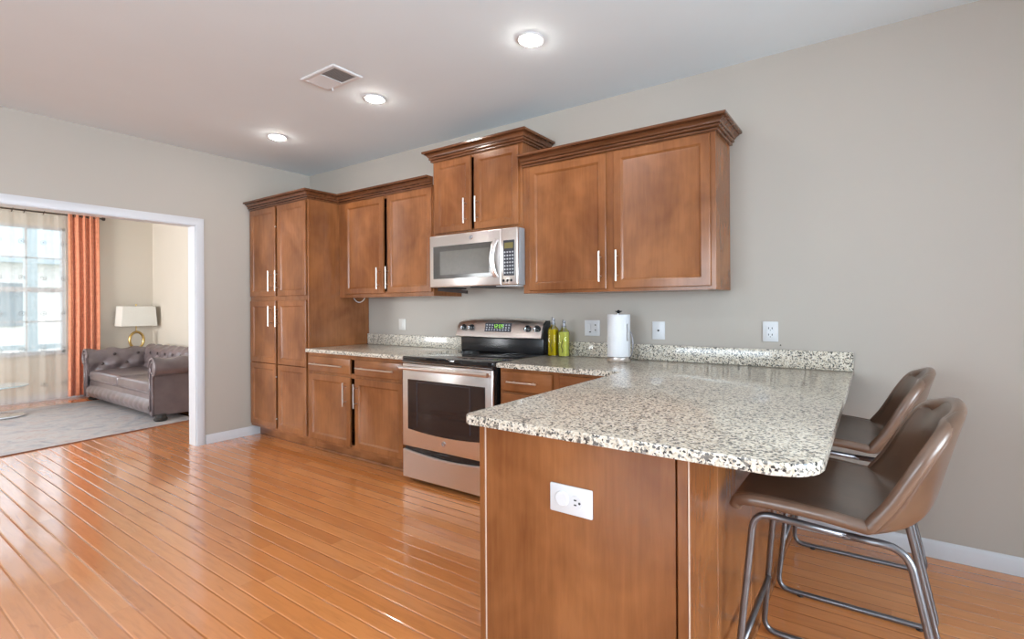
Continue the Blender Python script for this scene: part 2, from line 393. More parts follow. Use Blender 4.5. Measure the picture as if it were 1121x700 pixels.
# unseen patio door behind the camera, put in for the rear fill lamp
b = MB()
for x in (1.6, 3.37, 5.14): b.box(x, x+.06, YR-.11, YR-.03, 0, 2.45)
b.box(1.6, 5.2, YR-.11, YR-.03, 2.39, 2.45); b.box(1.6, 5.2, YR-.11, YR-.03, 0, .08)
dr = struct(b.build('door_1', 'trim', smooth=0))
MB().box(1.66, 5.14, YR-.075, YR-.069, .08, 2.39).build('door_glass', 'glass', dr, smooth=0)
b = MB()
for x in (-3.7, -2.33, -.96): b.box(x, x+.06, YL-.11, YL-.03, .6, 2.3)
b.box(-3.7, -.9, YL-.11, YL-.03, 2.24, 2.3); b.box(-3.7, -.9, YL-.11, YL-.03, .6, .66); b.box(-3.7, -.9, YL-.10, YL-.04, 1.42, 1.48)
wr = struct(b.build('window_3', 'trim', smooth=0))  # unseen rear window, put in for the living-room fill lamp
MB().box(-3.64, -.96, YL-.075, YL-.069, .66, 2.24).build('window_glass', 'glass', wr, smooth=0)

# ------------------------------------------------------------------ cabinet parts
def panel_door(x0, x1, z0, z1, y, inset=.052, d=.017):
    """five piece door facing -y, its back at y"""
    lv = [(0, 0), (0, -d+.004), (.004, -d), (inset-.002, -d), (inset+.004, -d+.004), (inset+.010, -d+.010), (inset+.013, -d+.011)]
    return MB().rings([[(x0+i, y+q, z0+i), (x1-i, y+q, z0+i), (x1-i, y+q, z1-i), (x0+i, y+q, z1-i)] for i, q in lv])
def slab_front(x0, x1, z0, z1, y, d=.02):
    lv = [(0, 0), (0, -d+.006), (.006, -d+.001), (.010, -d)]
    return MB().rings([[(x0+i, y+q, z0+i), (x1-i, y+q, z0+i), (x1-i, y+q, z1-i), (x0+i, y+q, z1-i)] for i, q in lv])
def pull_v(x, z0, z1, y, parent):
    b = MB(); b.tube([(x, y-.032, z0), (x, y-.032, z1)], .006, 10)
    for z in (z0+.035, z1-.035): b.tube([(x, y-.032, z), (x, y, z)], .0045, 8)
    return b.build('handle', 'nickel', parent)
def pull_h(x0, x1, z, y, parent):
    b = MB(); b.tube([(x0, y-.032, z), (x1, y-.032, z)], .006, 10)
    for x in (x0+.04, x1-.04): b.tube([(x, y-.032, z), (x, y, z)], .0045, 8)
    return b.build('handle', 'nickel', parent)
def door(root, x0, x1, z0, z1, y, hx=None, hz=None, inset=.052):
    o = panel_door(x0, x1, z0, z1, y, inset).build('door', 'wood', root, 25)
    if hx is not None: pull_v(hx, hz[0], hz[1], y-.017, o)
    return o
def drawer(root, x0, x1, z0, z1, y, hx):
    o = slab_front(x0, x1, z0, z1, y).build('drawer', 'wood_h', root, 25)
    if hx: pull_h(hx[0], hx[1], (z0+z1)/2, y-.02, o)
    return o
def carcass(x0, x1, y0, y1, z0, z1, rails, stiles, ff=.019):
    """closed box with a face frame standing proud of a dark recess; y0 is the front"""
    b = MB(); b.box(x0, x0+.016, y0+ff, y1, z0, z1); b.box(x1-.016, x1, y0+ff, y1, z0, z1)
    b.box(x0+.016, x1-.016, y0+ff, y1, z0, z0+.016); b.box(x0+.016, x1-.016, y0+ff, y1, z1-.016, z1); b.box(x0+.016, x1-.016, y1-.01, y1, z0+.016, z1-.016)
    for a, c in stiles: b.box(a, c, y0, y0+ff, z0, z1, .0015, 1)
    for a, c in rails:
        for s0, s1 in zip(stiles, stiles[1:]): b.box(s0[1], s1[0], y0, y0+ff, a, c)
    return b
def crown(path, zb, h=.075, proj=.07):
    k = proj/.07; hh = h/.075
    prof = [(0, 0), (.014, 0), (.017, .004), (.017, .011), (.012, .014), (.024, .017), (.028, .022), (.028, .028), (.022, .032), (.033, .035), (.036, .042), (.044, .050), (.055, .054), (.050, .058), (.066, .060), (.070, .064), (.070, .075), (0, .075)]
    return MB().sweep(path, [(o*k, zb+z*hh) for o, z in prof])

Y6 = -.62      # face of the tall and base cabinets
YU = -.32      # face of the wall cabinets
G = .004       # clearance to the wall
# pantry
px0, px1 = .006, 1.040
P = thing('pantry_cabinet', 'tall brown pantry cabinet with six panelled doors in the far left corner', 'cabinet', (.52, -.31, 0))
carcass(px0, px1, Y6, -G, .10, 2.262, [(.10, .14), (1.345, 1.39), (2.225, 2.262)], [(px0, .045), (px1-.018, px1)]).build('body', 'wood', P, 0)
MB().box(px0+.03, px1-.002, Y6+.07, Y6+.085, 0.001, .10).build('toe_kick', 'wood_h', P, 0)
door(P, .027, .502, 1.387, 2.246, Y6, .440, (1.435, 1.63)); door(P, .541, 1.016, 1.387, 2.246, Y6, .566, (1.435, 1.63))
door(P, .027, .502, .743, 1.345, Y6, .440, (1.10, 1.295)); door(P, .541, 1.016, .743, 1.345, Y6, .566, (1.10, 1.295))
door(P, .027, .502, .125, .739, Y6); door(P, .541, 1.016, .125, .739, Y6)
for z in (.22, .62, 1.2, 1.52, 2.05): MB().lathe([(0, 0), (.007, 0), (.007, .005), (.004, .008), (0, .008)], (.502, Y6-.010, z), 10, 'x').build('door_bumper', 'nickel', P)
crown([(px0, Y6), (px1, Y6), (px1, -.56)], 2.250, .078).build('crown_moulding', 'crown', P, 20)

# base cabinet between pantry and range
bx0, bx1 = 1.042, 2.335
B = thing('base_cabinet', 'brown base cabinet with two drawers and two doors between pantry and range', 'cabinet', (1.69, -.31, 0))
carcass(bx0, bx1, Y6, -G, .10, .882, [(.10, .14), (.690, .730), (.845, .882)], [(bx0, 1.060), (2.30, bx1)]).build('body', 'wood', B, 0)
MB().box(bx0, bx1, Y6+.07, Y6+.085, 0.001, .10).build('toe_kick', 'wood_h', B, 0)
MB().sweep([(px1, Y6+.07), (bx1, Y6+.07)], [(0, .001), (.016, .001), (.016, .012), (.010, .020), (0, .022)]).build('shoe_moulding', 'wood_h', B)
drawer(B, 1.070, 1.668, .720, .852, Y6, (1.13, 1.595)); drawer(B, 1.728, 2.318, .720, .852, Y6, (1.785, 2.245))
door(B, 1.068, 1.664, .124, .698, Y6, 1.612, (.46, .655)); door(B, 1.728, 2.318, .124, .698, Y6, 1.738+.02, (.46, .655))

# base cabinet right of the range
ex0, ex1 = 3.256, 4.16
C = thing('base_cabinet', 'brown base cabinet with drawers between range and peninsula', 'cabinet', (3.7, -.31, 0))
carcass(ex0, ex1, Y6, -G, .10, .880, [(.10, .14), (.690, .730), (.845, .880)], [(ex0, 3.29), (3.655, 3.735), (4.12, ex1)]).build('body', 'wood', C, 0)
MB().box(ex0, ex1, Y6+.07, Y6+.085, 0.001, .10).build('toe_kick', 'wood_h', C, 0)
drawer(C, 3.276, 3.670, .735, .862, Y6, (3.345, 3.575)); drawer(C, 3.722, 4.135, .735, .862, Y6, (3.82, 4.05))
drawer(C, 3.276, 3.670, .440, .722, Y6, (3.345, 3.575)); drawer(C, 3.276, 3.670, .125, .428, Y6, (3.345, 3.575)); door(C, 3.722, 4.135, .125, .722, Y6, 3.77, (.5, .69))

# peninsula cabinet
qx0, qx1, qy = 4.190, 4.908, -1.842
Q = thing('peninsula_cabinet', 'brown peninsula base cabinet with plain panelled end under the long worktop', 'cabinet', (4.55, -.92, 0))
b = MB(); b.box(qx0+.012, qx1-.012, qy+.012, -G-.016, .10, .880); b.box(qx0+.09, qx1-.012, qy+.012, -G-.016, 0.001, .10); b.build('body', 'wood', Q, 0)
MB().box(qx0+.0275, qx1-.036, qy, qy+.012, .001, .880).build('end_panel', 'wood', Q, 0)
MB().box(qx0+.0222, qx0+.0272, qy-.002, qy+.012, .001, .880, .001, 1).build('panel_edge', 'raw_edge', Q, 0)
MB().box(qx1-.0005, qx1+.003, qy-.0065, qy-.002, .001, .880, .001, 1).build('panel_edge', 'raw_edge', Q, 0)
MB().box(qx0, qx0+.022, qy-.004, qy+.03, .001, .880, .002, 1).build('corner_trim', 'wood', Q, 0)
MB().box(qx1-.030, qx1, qy-.006, qy+.012, .001, .880, .003, 1).build('corner_trim', 'wood', Q, 0)
for y0, y1 in ((qy+.012, -1.575), (-1.570, -1.112), (-1.107, -.64), (-.635, -.02)): MB().box(qx1-.012, qx1, y0, y1, .001, .880, .002, 1).build('back_panel', 'wood', Q, 0)
MB().sweep([(qx1, -.018), (qx1, qy-.006)][::-1], [(0, .001), (.016, .001), (.016, .012), (.010, .020), (0, .022)]).build('shoe_moulding', 'wood', Q)
for y0, y1 in ((-1.80, -1.24), (-1.20, -.68)):
    o = MB(); lv = [(0, 0), (0, -.016), (.004, -.02), (.05, -.02), (.056, -.016), (.065, -.009)]
    o.rings([[(qx0+.012+q, y1-i, .125+i), (qx0+.012+q, y0+i, .125+i), (qx0+.012+q, y0+i, .86-i), (qx0+.012+q, y1-i, .86-i)] for i, q in lv])
    o.build('door', 'wood', Q, 25)

# wall cabinets
ux0, ux1 = 1.042, 2.312
U = thing('upper_cabinet', 'brown two-door wall cabinet between pantry and microwave', 'cabinet', (1.68, -.16, 1.366))
carcass(ux0, ux1, YU, -G, 1.366, 2.262, [(1.366, 1.415), (2.225, 2.262)], [(ux0, 1.155), (2.285, ux1)]).build('body', 'wood', U, 0)
door(U, 1.147, 1.703, 1.398, 2.242, YU, 1.652, (1.436, 1.624)); door(U, 1.755, 2.303, 1.398, 2.242, YU, 1.775, (1.436, 1.624))
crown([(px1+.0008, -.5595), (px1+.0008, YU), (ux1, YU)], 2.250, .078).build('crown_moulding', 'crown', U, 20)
mx0, mx1 = 2.316, 3.218
V = thing('upper_cabinet', 'short raised brown wall cabinet with two doors above the microwave', 'cabinet', (2.77, -.16, 1.83))
carcass(mx0, mx1, YU, -G, 1.828, 2.445, [(1.828, 1.87), (2.41, 2.445)], [(mx0, 2.375), (2.753, 2.79), (3.165, mx1)]).build('body', 'wood', V, 0)
door(V, 2.345, 2.733, 1.858, 2.426, YU, 2.688, (1.91, 2.10)); door(V, 2.772, 3.186, 1.858, 2.426, YU, 2.806, (1.91, 2.10))
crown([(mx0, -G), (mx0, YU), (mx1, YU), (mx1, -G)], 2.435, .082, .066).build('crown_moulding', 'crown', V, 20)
rx0, rx1 = 3.222, 4.566
R = thing('upper_cabinet', 'large brown wall cabinet with two wide doors above the worktop right of the microwave', 'cabinet', (3.89, -.16, 1.366))
carcass(rx0, rx1, YU, -G, 1.366, 2.262, [(1.366, 1.40), (2.225, 2.262)], [(rx0, 3.30), (3.868, 3.952), (4.52, rx1)]).build('body', 'wood', R, 0)
door(R, 3.280, 3.883, 1.385, 2.242, YU, 3.848, (1.43, 1.622)); door(R, 3.937, 4.538, 1.385, 2.242, YU, 3.966, (1.43, 1.622))
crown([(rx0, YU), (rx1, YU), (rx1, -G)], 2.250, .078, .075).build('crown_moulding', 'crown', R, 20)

# ------------------------------------------------------------------ worktops
ZT, ZB = .914, .8825
W1 = thing('worktop', 'speckled granite worktop with upstand between pantry and range', 'worktop', (1.7, -.3, ZB))
MB().prism([(1.026+.016, -.653), (2.366, -.653), (2.366, -G), (1.042, -G)], ZB, ZT, .004).build('slab', 'granite', W1)
MB().box(1.044, 2.366, -.024, -G, ZT, 1.016, .003).build('upstand', 'granite', W1)
def rounded(poly, radii, seg=8):
    out = []; n = len(poly)
    for i, (p, r) in enumerate(zip(poly, radii)):
        b = Vector(p); a = Vector(poly[i-1]); c = Vector(poly[(i+1) % n])
        if r == 0: out.append(tuple(b)); continue
        p0 = b+(a-b).normalized()*r; p2 = b+(c-b).normalized()*r
        o = p0+p2-b
        a0 = math.atan2(p0.y-o.y, p0.x-o.x); a1 = math.atan2(p2.y-o.y, p2.x-o.x); da = (a1-a0+PI) % (2*PI)-PI
        for k in range(seg+1): t = a0+da*k/seg; out.append((o.x+r*math.cos(t), o.y+r*math.sin(t)))
    return out
W2 = thing('worktop', 'long L-shaped speckled granite peninsula worktop with rounded outer corner', 'worktop', (4.6, -.9, ZB))
MB().prism(rounded([(3.250, -.653), (4.148, -.653), (4.148, -1.876), (5.214, -1.876), (5.214, -G), (3.250, -G)], [0, 0, .022, .10, 0, 0]), ZB, ZT, .004).build('slab', 'granite', W2)
MB().box(3.252, 5.214, -.024, -G, ZT, 1.016, .003).build('upstand', 'granite', W2)

# ------------------------------------------------------------------ range
ax0, ax1 = 2.374, 3.244
A = thing('range', 'freestanding stainless steel electric range with black glass cooktop', 'range', (2.81, -.34, 0))
b = MB(); b.box(ax0+.004, ax1-.004, -.66, -.03, .03, .872); b.box(ax0+.03, ax1-.03, -.60, -.06, .004, .03); b.build('body', 'black', A, 0)
MB().box(ax0, ax1, -.682, -.075, .874, .917, .006, 3).build('cooktop', 'black_glass', A)
for x, y, r in ((2.60, -.50, .10), (3.03, -.50, .085), (2.60, -.22, .075), (3.03, -.22, .10)):
    MB().rings([[(x+1.12*q*math.cos(a), y+q*math.sin(a), .9170+z) for a in [2*PI*k/40 for k in range(40)]] for q, z in ((r, 0), (r, .0004), (r+.003, .0004), (r+.003, 0), (r, 0))], True, False, False).build('burner_ring', 'ring_print', A)
MB().box(ax0+.001, ax1-.001, -.690, -.676, .872, .878).build('cooktop_trim', 'chrome', A, 0)
# oven door with a bowed lower window edge
D = MB(); D.box(ax0, ax1, -.684, -.662, .262, .866, .008, 3); D = D.build('oven_door', 'steel', A)
def bowed(x0, x1, zt, zb, sag, y0, y1, name, mat, par, n=16):
    b = MB(); top = [(x0+(x1-x0)*k/n, zt) for k in range(n+1)]; bot = [(x1-(x1-x0)*k/n, zb-sag*(1-(2*k/n-1)**2)) for k in range(n+1)]
    pl = top+bot; a = [b.bm.verts.new((x, y1, z)) for x, z in pl]; c = [b.bm.verts.new((x, y0, z)) for x, z in pl]; m = len(pl)
    b.face(a); b.face(list(reversed(c)))
    for i in range(m): b.face((a[i], a[(i+1) % m], c[(i+1) % m], c[i]))
    return b.build(name, mat, par, 30)
bowed(2.436, 3.180, .752, .392, .020, -.6865, -.680, 'window', 'oven_glass', D)
b = MB(); b.box(2.53, 2.537, -.6880, -.6860, .42, .74); b.box(3.045, 3.052, -.6880, -.6860, .42, .74); b.box(2.53, 3.05, -.6880, -.6860, .735, .740); b.build('window_frame_line', 'panel_dark', D, 0)
b = MB(); b.tube([(2.385, -.716, .836), (3.230, -.716, .836)], .015, 14)
for x in (2.40, 3.215): b.tube([(x, -.716, .836), (x, -.683, .836)], .011, 10)
b.build('handle', 'steel', D)
o = MB().lathe([(0, 0), (.017, 0), (.019, -.002), (.017, -.004), (0, -.004)], (2.80, -.684, .328), 24, 'y', 1.15).build('badge', 'chrome', D)
def monogram(x, y, z, s, par):
    b = MB()
    b.tube([(x+s*.86*1.15*math.cos(t*PI/12), y, z+s*.86*math.sin(t*PI/12)) for t in range(24)], s*.05, 6, closed=True)
    b.tube([(x+s*(.10+.34*math.cos(t)), y, z+s*(.05+.42*math.sin(t))) for t in [k*.35+.6 for k in range(18)]], s*.07, 6)
    b.tube([(x+s*(-.34+.22*math.cos(t)), y, z+s*(-.08+.38*math.sin(t))) for t in [k*.35+.3 for k in range(15)]], s*.07, 6)
    return b.build('monogram', 'steel_side', par)
monogram(2.80, -.6885, .328, .017, D)
# storage drawer with scooped dark grip
dd = MB(); n = 16
zt = [.236-.026*math.sin(PI*k/n) for k in range(n+1)]
rs = []
for k in range(n+1):
    x = ax0+(ax1-ax0)*k/n; rs.append([(x, -.662, .035), (x, -.680, .035), (x, -.680, zt[k]-.006), (x, -.674, zt[k]), (x, -.662, zt[k])])
DD = dd.rings(rs).build('storage_drawer', 'steel', A, 30)
MB().box(ax0+.004, ax1-.004, -.664, -.658, .20, .27).build('drawer_grip_recess', 'black', A, 0)
# backguard: black riser and arched stainless control panel
b = MB(); b.box(ax0+.022, ax1-.012, -.098, -.03, .917, 1.045, .004); b.build('riser', 'black', A)
b = MB(); rs = []; n = 24
for k in range(n+1):
    t = k/n; x = ax0-.004+(ax1-.006-ax0+.004)*t; arch = .022*(1-abs(2*t-1)**2.2); bulge = .016*(1-abs(2*t-1)**3)
    e = min(t, 1-t)*n; drop = .008 if e < .5 else 0
    zb = 1.030-.004*math.sin(PI*t); z1 = 1.163+arch-drop
    rs.append([(x, -.03, zb), (x, -.120-bulge, zb), (x, -.132-bulge, zb+.010), (x, -.105-bulge, z1-.030), (x, -.085-bulge*.8, z1-.008), (x, -.065, z1), (x, -.03, z1)])
CP = b.rings(rs).build('control_panel', 'steel', A, 40)
MB().rings([[(x, -.028, 1.03), (x, -.136, 1.03), (x, -.108, 1.135), (x, -.07, 1.168), (x, -.028, 1.168)] for x in (ax1-.010, ax1+.003)]).build('panel_end_cap', 'black', A, 0)
def on_panel(x, z):      # y of the control panel face
    t = (x-ax0)/(ax1-ax0); bulge = .016*(1-abs(2*t-1)**3); zl, zu = 1.040, 1.133+.022*(1-abs(2*t-1)**2.2)
    return -.132-bulge+.027*(z-zl)/(zu-zl)
ORG[0] = Vector((2.81, -.34, 0))
for x in (2.452, 2.542, 3.108, 3.190):
    y = on_panel(x, 1.108); k = MB(); k.lathe([(0, .004), (.027, .004), (.027, -.002), (.021, -.006), (.019, -.022), (.016, -.026), (0, -.026)], (x, y, 1.106), 20, 'y', 1.2)
    ko = k.build('knob', 'black', A); MB().box(x-.004, x+.004, y-.034, y-.024, 1.092, 1.122, .002).build('knob_grip', 'chrome', ko)
dx0, dx1 = 2.690, 2.956
yd = on_panel(2.82, 1.10)
b = MB(); rs = []
for k in range(9):
    x = dx0+(dx1-dx0)*k/8; rs.append([(x, on_panel(x, 1.080)-.002, 1.080), (x, on_panel(x, 1.148)-.002, 1.148), (x, on_panel(x, 1.148)+.01, 1.148), (x, on_panel(x, 1.080)+.01, 1.080)])
DP = b.rings(rs).build('display', 'panel_dark', A, 30)
b = MB()
for r, z in enumerate((1.094, 1.112, 1.132)):
    for c in range(9):
        x = dx0+.02+c*.028
        if r > 0 and 3 <= c <= 5: continue
        y = on_panel(x, z)-.003; b.lathe([(0, 0), (.008, 0), (.008, -.001), (0, -.001)], (x, y, z), 10, 'y', 1, .75)
b.build('touch_key', 'button', DP)
SEG = {'1': 'bc', '2': 'abged', '0': 'abcdef', '5': 'afgcd', '8': 'abcdefg', '4': 'fgbc'}
def digits(txt, x, z, w, h, yf, name, mat, par):
    b = MB(); t = w*.16
    for ch in txt:
        if ch == ':':
            for q in (.3, .7): b.box(x, x+t, yf(x)-.003, yf(x)-.001, z+h*q-t/2, z+h*q+t/2)
            x += w*.5; continue
        for s in SEG[ch]:
            x0, x1, z0, z1 = {'a': (0, w, h-t, h), 'd': (0, w, 0, t), 'g': (0, w, h/2-t/2, h/2+t/2), 'b': (w-t, w, h/2, h), 'c': (w-t, w, 0, h/2), 'f': (0, t, h/2, h), 'e': (0, t, 0, h/2)}[s]
            b.box(x+x0, x+x1, yf(x)-.003, yf(x)-.001, z+z0, z+z1)
        x += w*1.45
    return b.build(name, mat, par, 0)
digits('12:05', 2.776, 1.108, .018, .028, lambda x: on_panel(x, 1.12)-.002, 'clock_digits', 'green_led', DP)

# ------------------------------------------------------------------ microwave
N = thing('microwave', 'stainless over-range microwave under the short wall cabinet', 'microwave', (2.8, -.2, 1.42))
nx0, nx1, ny = 2.372, 3.240, -.40
b = MB(); b.box(nx0+.004, 3.2165, ny+.03, -G, 1.432, 1.8255); b.box(nx0+.004, nx1-.002, ny+.004, YU-.004, 1.427, 1.8255, .004); b.build('body', 'steel_side', N)
MD = MB().box(nx0, 3.092, ny-.014, ny+.006, 1.427, 1.8255, .007, 3).build('door', 'steel', N)
MB().box(3.094, nx1, ny-.014, ny+.006, 1.427, 1.8255, .007, 3).build('control_fascia', 'steel', N)
MB().box(2.414, 3.030, ny-.0165, ny-.012, 1.492, 1.742, .002, 1).build('window', 'mw_glass', MD)
MB().box(2.490, 2.985, ny-.0180, ny-.0164, 1.520, 1.700, .0005, 1).build('window_screen', 'mw_inner', MD, 0)
b = MB(); n = 14
for off in (0, .020):
    b.tube([(3.040+off-.012*math.sin(PI*k/n), ny-.014-.036*math.sin(PI*k/n)**.6, 1.748-.262*k/n) for k in range(n+1)], .010, 10)
b.build('handle', 'steel', MD)
MB().lathe([(0, 0), (.015, 0), (.017, -.002), (.015, -.004), (0, -.004)], (2.810, ny-.014, 1.786), 24, 'y', 1.15).build('badge', 'chrome', MD)
monogram(2.810, ny-.0185, 1.786, .015, MD)
CPN = MB().box(3.116, 3.214, ny-.0165, ny-.012, 1.492, 1.740, .002, 1).build('control_panel', 'panel_dark', N)
MB().box(3.128, 3.204, ny-.0180, ny-.0160, 1.682, 1.722).build('display', 'amber_led', CPN, 0)
b = MB()
for r in range(7):
    for c in range(4): b.lathe([(0, 0), (.0075, 0), (.0075, -.001), (0, -.001)], (3.130+c*.0235, ny-.0165, 1.512+r*.024), 10, 'y', 1, .8)
b.build('touch_key', 'button', CPN)
b = MB()
for x in (3.115, 3.150, 3.185): b.lathe([(0, 0), (.010, 0), (.009, -.004), (0, -.004)], (x, ny-.014, 1.458), 14, 'y')
b.build('push_button', 'black', N)
MB().rings([[(2.44, -.395, 1.400), (2.44, -.375, 1.400), (2.44, -.375, 1.426), (2.44, -.395, 1.426)], [(2.74, -.395, 1.374), (2.74, -.375, 1.374), (2.74, -.375, 1.398), (2.74, -.395, 1.398)]]).build('vent_flap', 'gap', N, 0)
for x0, x1 in ((2.40, 2.46), (2.75, 3.0)): MB().box(x0, x1, -.36, -.10, 1.420, 1.432).build('grease_filter', 'slot', N, 0)
MB().box(3.02, 3.20, -.385, -.12, 1.420, 1.432, .003).build('lamp_cover', 'white_plastic', N)

# ------------------------------------------------------------------ items on the worktops and wall
def bottle(x, y, oilm, label, h):
    t = thing('oil_bottle', label, 'bottle', (x, y, ZT), 'oil bottles beside the range')
    def sq(w, z, k=5):
        out = []
        for cx, cy, a0 in ((1, 1, 0), (-1, 1, PI/2), (-1, -1, PI), (1, -1, 1.5*PI)):
            rr = w*.3
            for j in range(k): a = a0+PI/2*j/(k-1); out.append((x+(cx*(w-rr)+rr*math.cos(a))*1.08, y+cy*(w-rr)+rr*math.sin(a), z))
        return out
    z = ZT
    MB().rings([sq(.029, z+.0005), sq(.030, z+.004), sq(.030, z+h), sq(.026, z+h+.012), sq(.014, z+h+.026), sq(.012, z+h+.046)]).build('glass_body', 'bottle_glass', t, 50)
    MB().rings([sq(.0265, z+.006), sq(.0275, z+.010), sq(.0275, z+h-.006), sq(.024, z+h+.006)]).build('oil', oilm, t, 50)
    b = MB(); b.lathe([(0, 0), (.014, 0), (.014, .012), (.010, .014), (.009, .030), (.013, .034), (.013, .044), (0, .046)], (x, y, z+h+.040), 14); b.tube([(x, y, z+h+.07), (x-.010, y, z+h+.094)], .004, 8)
    b.build('pour_spout', 'frame_metal', t)
    b = MB(); b.tube([(x+.006*math.sin(k), y-.028, z+.03+.010*k) for k in range(10)], .0035, 6); b.build('herb_sprig', 'herb', t)
    return t
bottle(3.333, -.115, 'oil_gold', 'tall square bottle of golden oil nearest the range', .190)
bottle(3.425, -.115, 'oil_green', 'square bottle of pale green oil, right of the golden one', .172)
tx, ty = 3.895, -.185
t = thing('paper_towel_holder', 'steel paper towel holder with curved tension arm on the worktop', 'holder', (tx, ty, ZT))
MB().lathe([(0, .0005), (.078, .0005), (.080, .004), (.080, .026), (.076, .030), (0, .030)], (tx, ty, ZT), 36).build('base', 'steel', t)
b = MB(); b.tube([(tx, ty, ZT+.028), (tx, ty, 1.226)], .006, 10); b.build('rod', 'chrome', t)
MB().lathe([(0, 0), (.006, 0), (.010, .006), (.022, .012), (.024, .017), (.010, .014), (.006, .022), (0, .024)], (tx, ty, 1.226), 16).build('finial', 'black', t)
b = MB(); b.tube([(tx+.076, ty-.01, ZT+.02), (tx+.100, ty-.014, .96), (tx+.110, ty-.014, 1.02), (tx+.104, ty-.012, 1.07), (tx+.090, ty-.008, 1.11)], .004, 8, .03); b.build('tension_arm', 'frame_metal', t)
b = MB(); b.tube([(tx+.077, ty-.03, 1.05), (tx+.077, ty-.03, 1.16)], .003, 6); b.build('stop_wire', 'chrome', t)
tag(MB().lathe([(.018, .0315), (.073, .0315), (.075, .034), (.075, .302), (.073, .306), (.018, .306), (.018, .0315)], (tx, ty, ZT), 40).build('paper_towel_roll', 'paper'), 'white paper towel roll standing on the steel holder', 'paper towels')

def outlet(x, z, w, hh, label, kind, mat='white_plastic', y=0):
    t = thing('wall_outlet', label, 'outlet', (x, y, z))
    MB().box(x-w/2, x+w/2, y-.007, y-.0005, z-hh/2, z+hh/2, .003, 2).build('cover_plate', mat, t)
    if kind == 'duplex':
        f = MB(); f.box(x-w*.27, x+w*.27, y-.0095, y-.006, z-hh*.30, z+hh*.30, .002, 1); f.build('receptacle', mat, t)
        for q in (-.16, .16):
            for s in (-.011, .008): MB().box(x+s, x+s+.004, y-.0105, y-.009, z+hh*q-.004, z+hh*q+.007).build('socket_slot', 'slot', t, 0)
            MB().disc_y(x, y-.0092, z+hh*q-.011, .0025, .0012, 8).build('ground_hole', 'slot', t, 0)
    if kind == 'cable': MB().lathe([(0, 0), (.006, 0), (.006, -.008), (0, -.008)], (x, y-.0065, z), 12, 'y').build('coax_jack', 'slot', t)
    if kind == 'switch':
        MB().box(x-w*.24, x+w*.24, y-.0105, y-.006, z-hh*.28, z+hh*.28, .003, 2).build('rocker', mat, t)
    if kind == 'combo':
        f = MB(); f.box(x-w*.36, x-w*.10, y-.0095, y-.006, z-hh*.28, z+hh*.28, .002, 1); f.build('rocker', mat, t)
        f = MB(); f.box(x+w*.10, x+w*.36, y-.0095, y-.006, z-hh*.28, z+hh*.28, .002, 1); f.build('receptacle', mat, t)
        MB().box(x-w*.18, x-w*.06, y-.0105, y-.009, z-.032, z-.025).build('rocker_gap', 'slot', t, 0)
        for q in (.022, -.014): MB().disc_y(x+w*.23, y-.0092, z+q, .005, .0012, 10).build('socket_slot', 'slot', t, 0)
    return t
outlet(1.541, 1.113, .095, .105, 'ivory wall switch plate above the left worktop', 'switch', 'ivory_plastic')
outlet(3.596, 1.118, .125, .113, 'white double wall plate between oil bottles and paper towel', 'combo')
outlet(4.100, 1.111, .088, .118, 'white wall plate with single centre jack right of paper towel', 'cable')
outlet(4.794, 1.119, .086, .118, 'white duplex wall outlet near the right end of the upstand', 'duplex')
tag(MB().lathe([(0, 0), (.004, 0), (.003, -.006), (0, -.007)], (4.848, -.0005, 1.041), 8, 'y').build('nail', 'slot'), 'tiny dark nail in the wall below the right outlet', 'nail')
t = thing('wall_outlet', 'white horizontal outlet plate on the brown peninsula end panel', 'outlet', (4.552, qy, .699))
y = qy-.0005
MB().box(4.479, 4.626, y-.008, y, .656, .741, .004, 2).build('cover_plate', 'white_plastic', t)
b = MB()
b.lathe([(0, 0), (.024, 0), (.024, -.002), (.021, -.005), (0, -.005)], (4.524, y-.008, .700), 24, 'y'); b.build('safety_cap', 'white_plastic', t)
b = MB(); b.lathe([(0, 0), (.021, 0), (.020, -.002), (0, -.002)], (4.575, y-.008, .697), 24, 'y'); b.build('receptacle', 'white_plastic', t)
for q in (.702, .688): MB().box(4.566, 4.575, y-.0108, y-.0095, q, q+.004).build('socket_slot', 'slot', t, 0)
MB().disc_y(4.585, y-.0098, .697, .004, .001, 10).build('ground_hole', 'slot', t, 0)

# thin wire under the left wall cabinet
tag(MB().tube([(1.085, -.20, 1.363), (1.12, -.20, 1.335), (1.17, -.20, 1.322), (1.22, -.20, 1.335), (1.255, -.20, 1.363)], .004, 8, .03).build('cable', 'ivory_plastic'), 'pale loop of cable hanging under the wall cabinet beside the pantry', 'cable')

# ------------------------------------------------------------------ ceiling fittings
def ceiling_light(x, y, label):
    t = thing('recessed_light', label, 'ceiling light', (x, y, H), 'recessed ceiling lights over the kitchen')
    MB().lathe([(.052, 0), (.076, 0), (.076, -.004), (.068, -.008), (.056, -.006), (.052, 0)], (x, y, H-.0005), 36).build('trim_ring', 'white_plastic', t)
    MB().lathe([(0, -.001), (.056, -.001), (.056, -.008), (.050, -.014), (.038, -.019), (.020, -.022), (0, -.023)], (x, y, H-.0005), 36).build('lens', 'lens', t)
ceiling_light(3.726, -.908, 'round recessed ceiling light above the peninsula, nearest and largest')
ceiling_light(2.360, -.895, 'round recessed ceiling light in front of the microwave, beside the ceiling vent')
ceiling_light(1.003, -.865, 'round recessed ceiling light nearest the pantry, farthest and smallest')
t = thing('ceiling_vent', 'white rectangular air vent in the ceiling', 'vent', (2.395, -1.24, H))
x0, x1, y0, y1 = 2.214, 2.574, -1.342, -1.142
b = MB(); z = H-.0005
b.rings([[(x0+i, y0+i, q), (x1-i, y0+i, q), (x1-i, y1-i, q), (x0+i, y1-i, q)] for i, q in ((0, z), (0, z-.004), (.006, z-.009), (.026, z-.009), (.028, z-.002))], cap1=False); b.build('frame', 'vent_white', t)
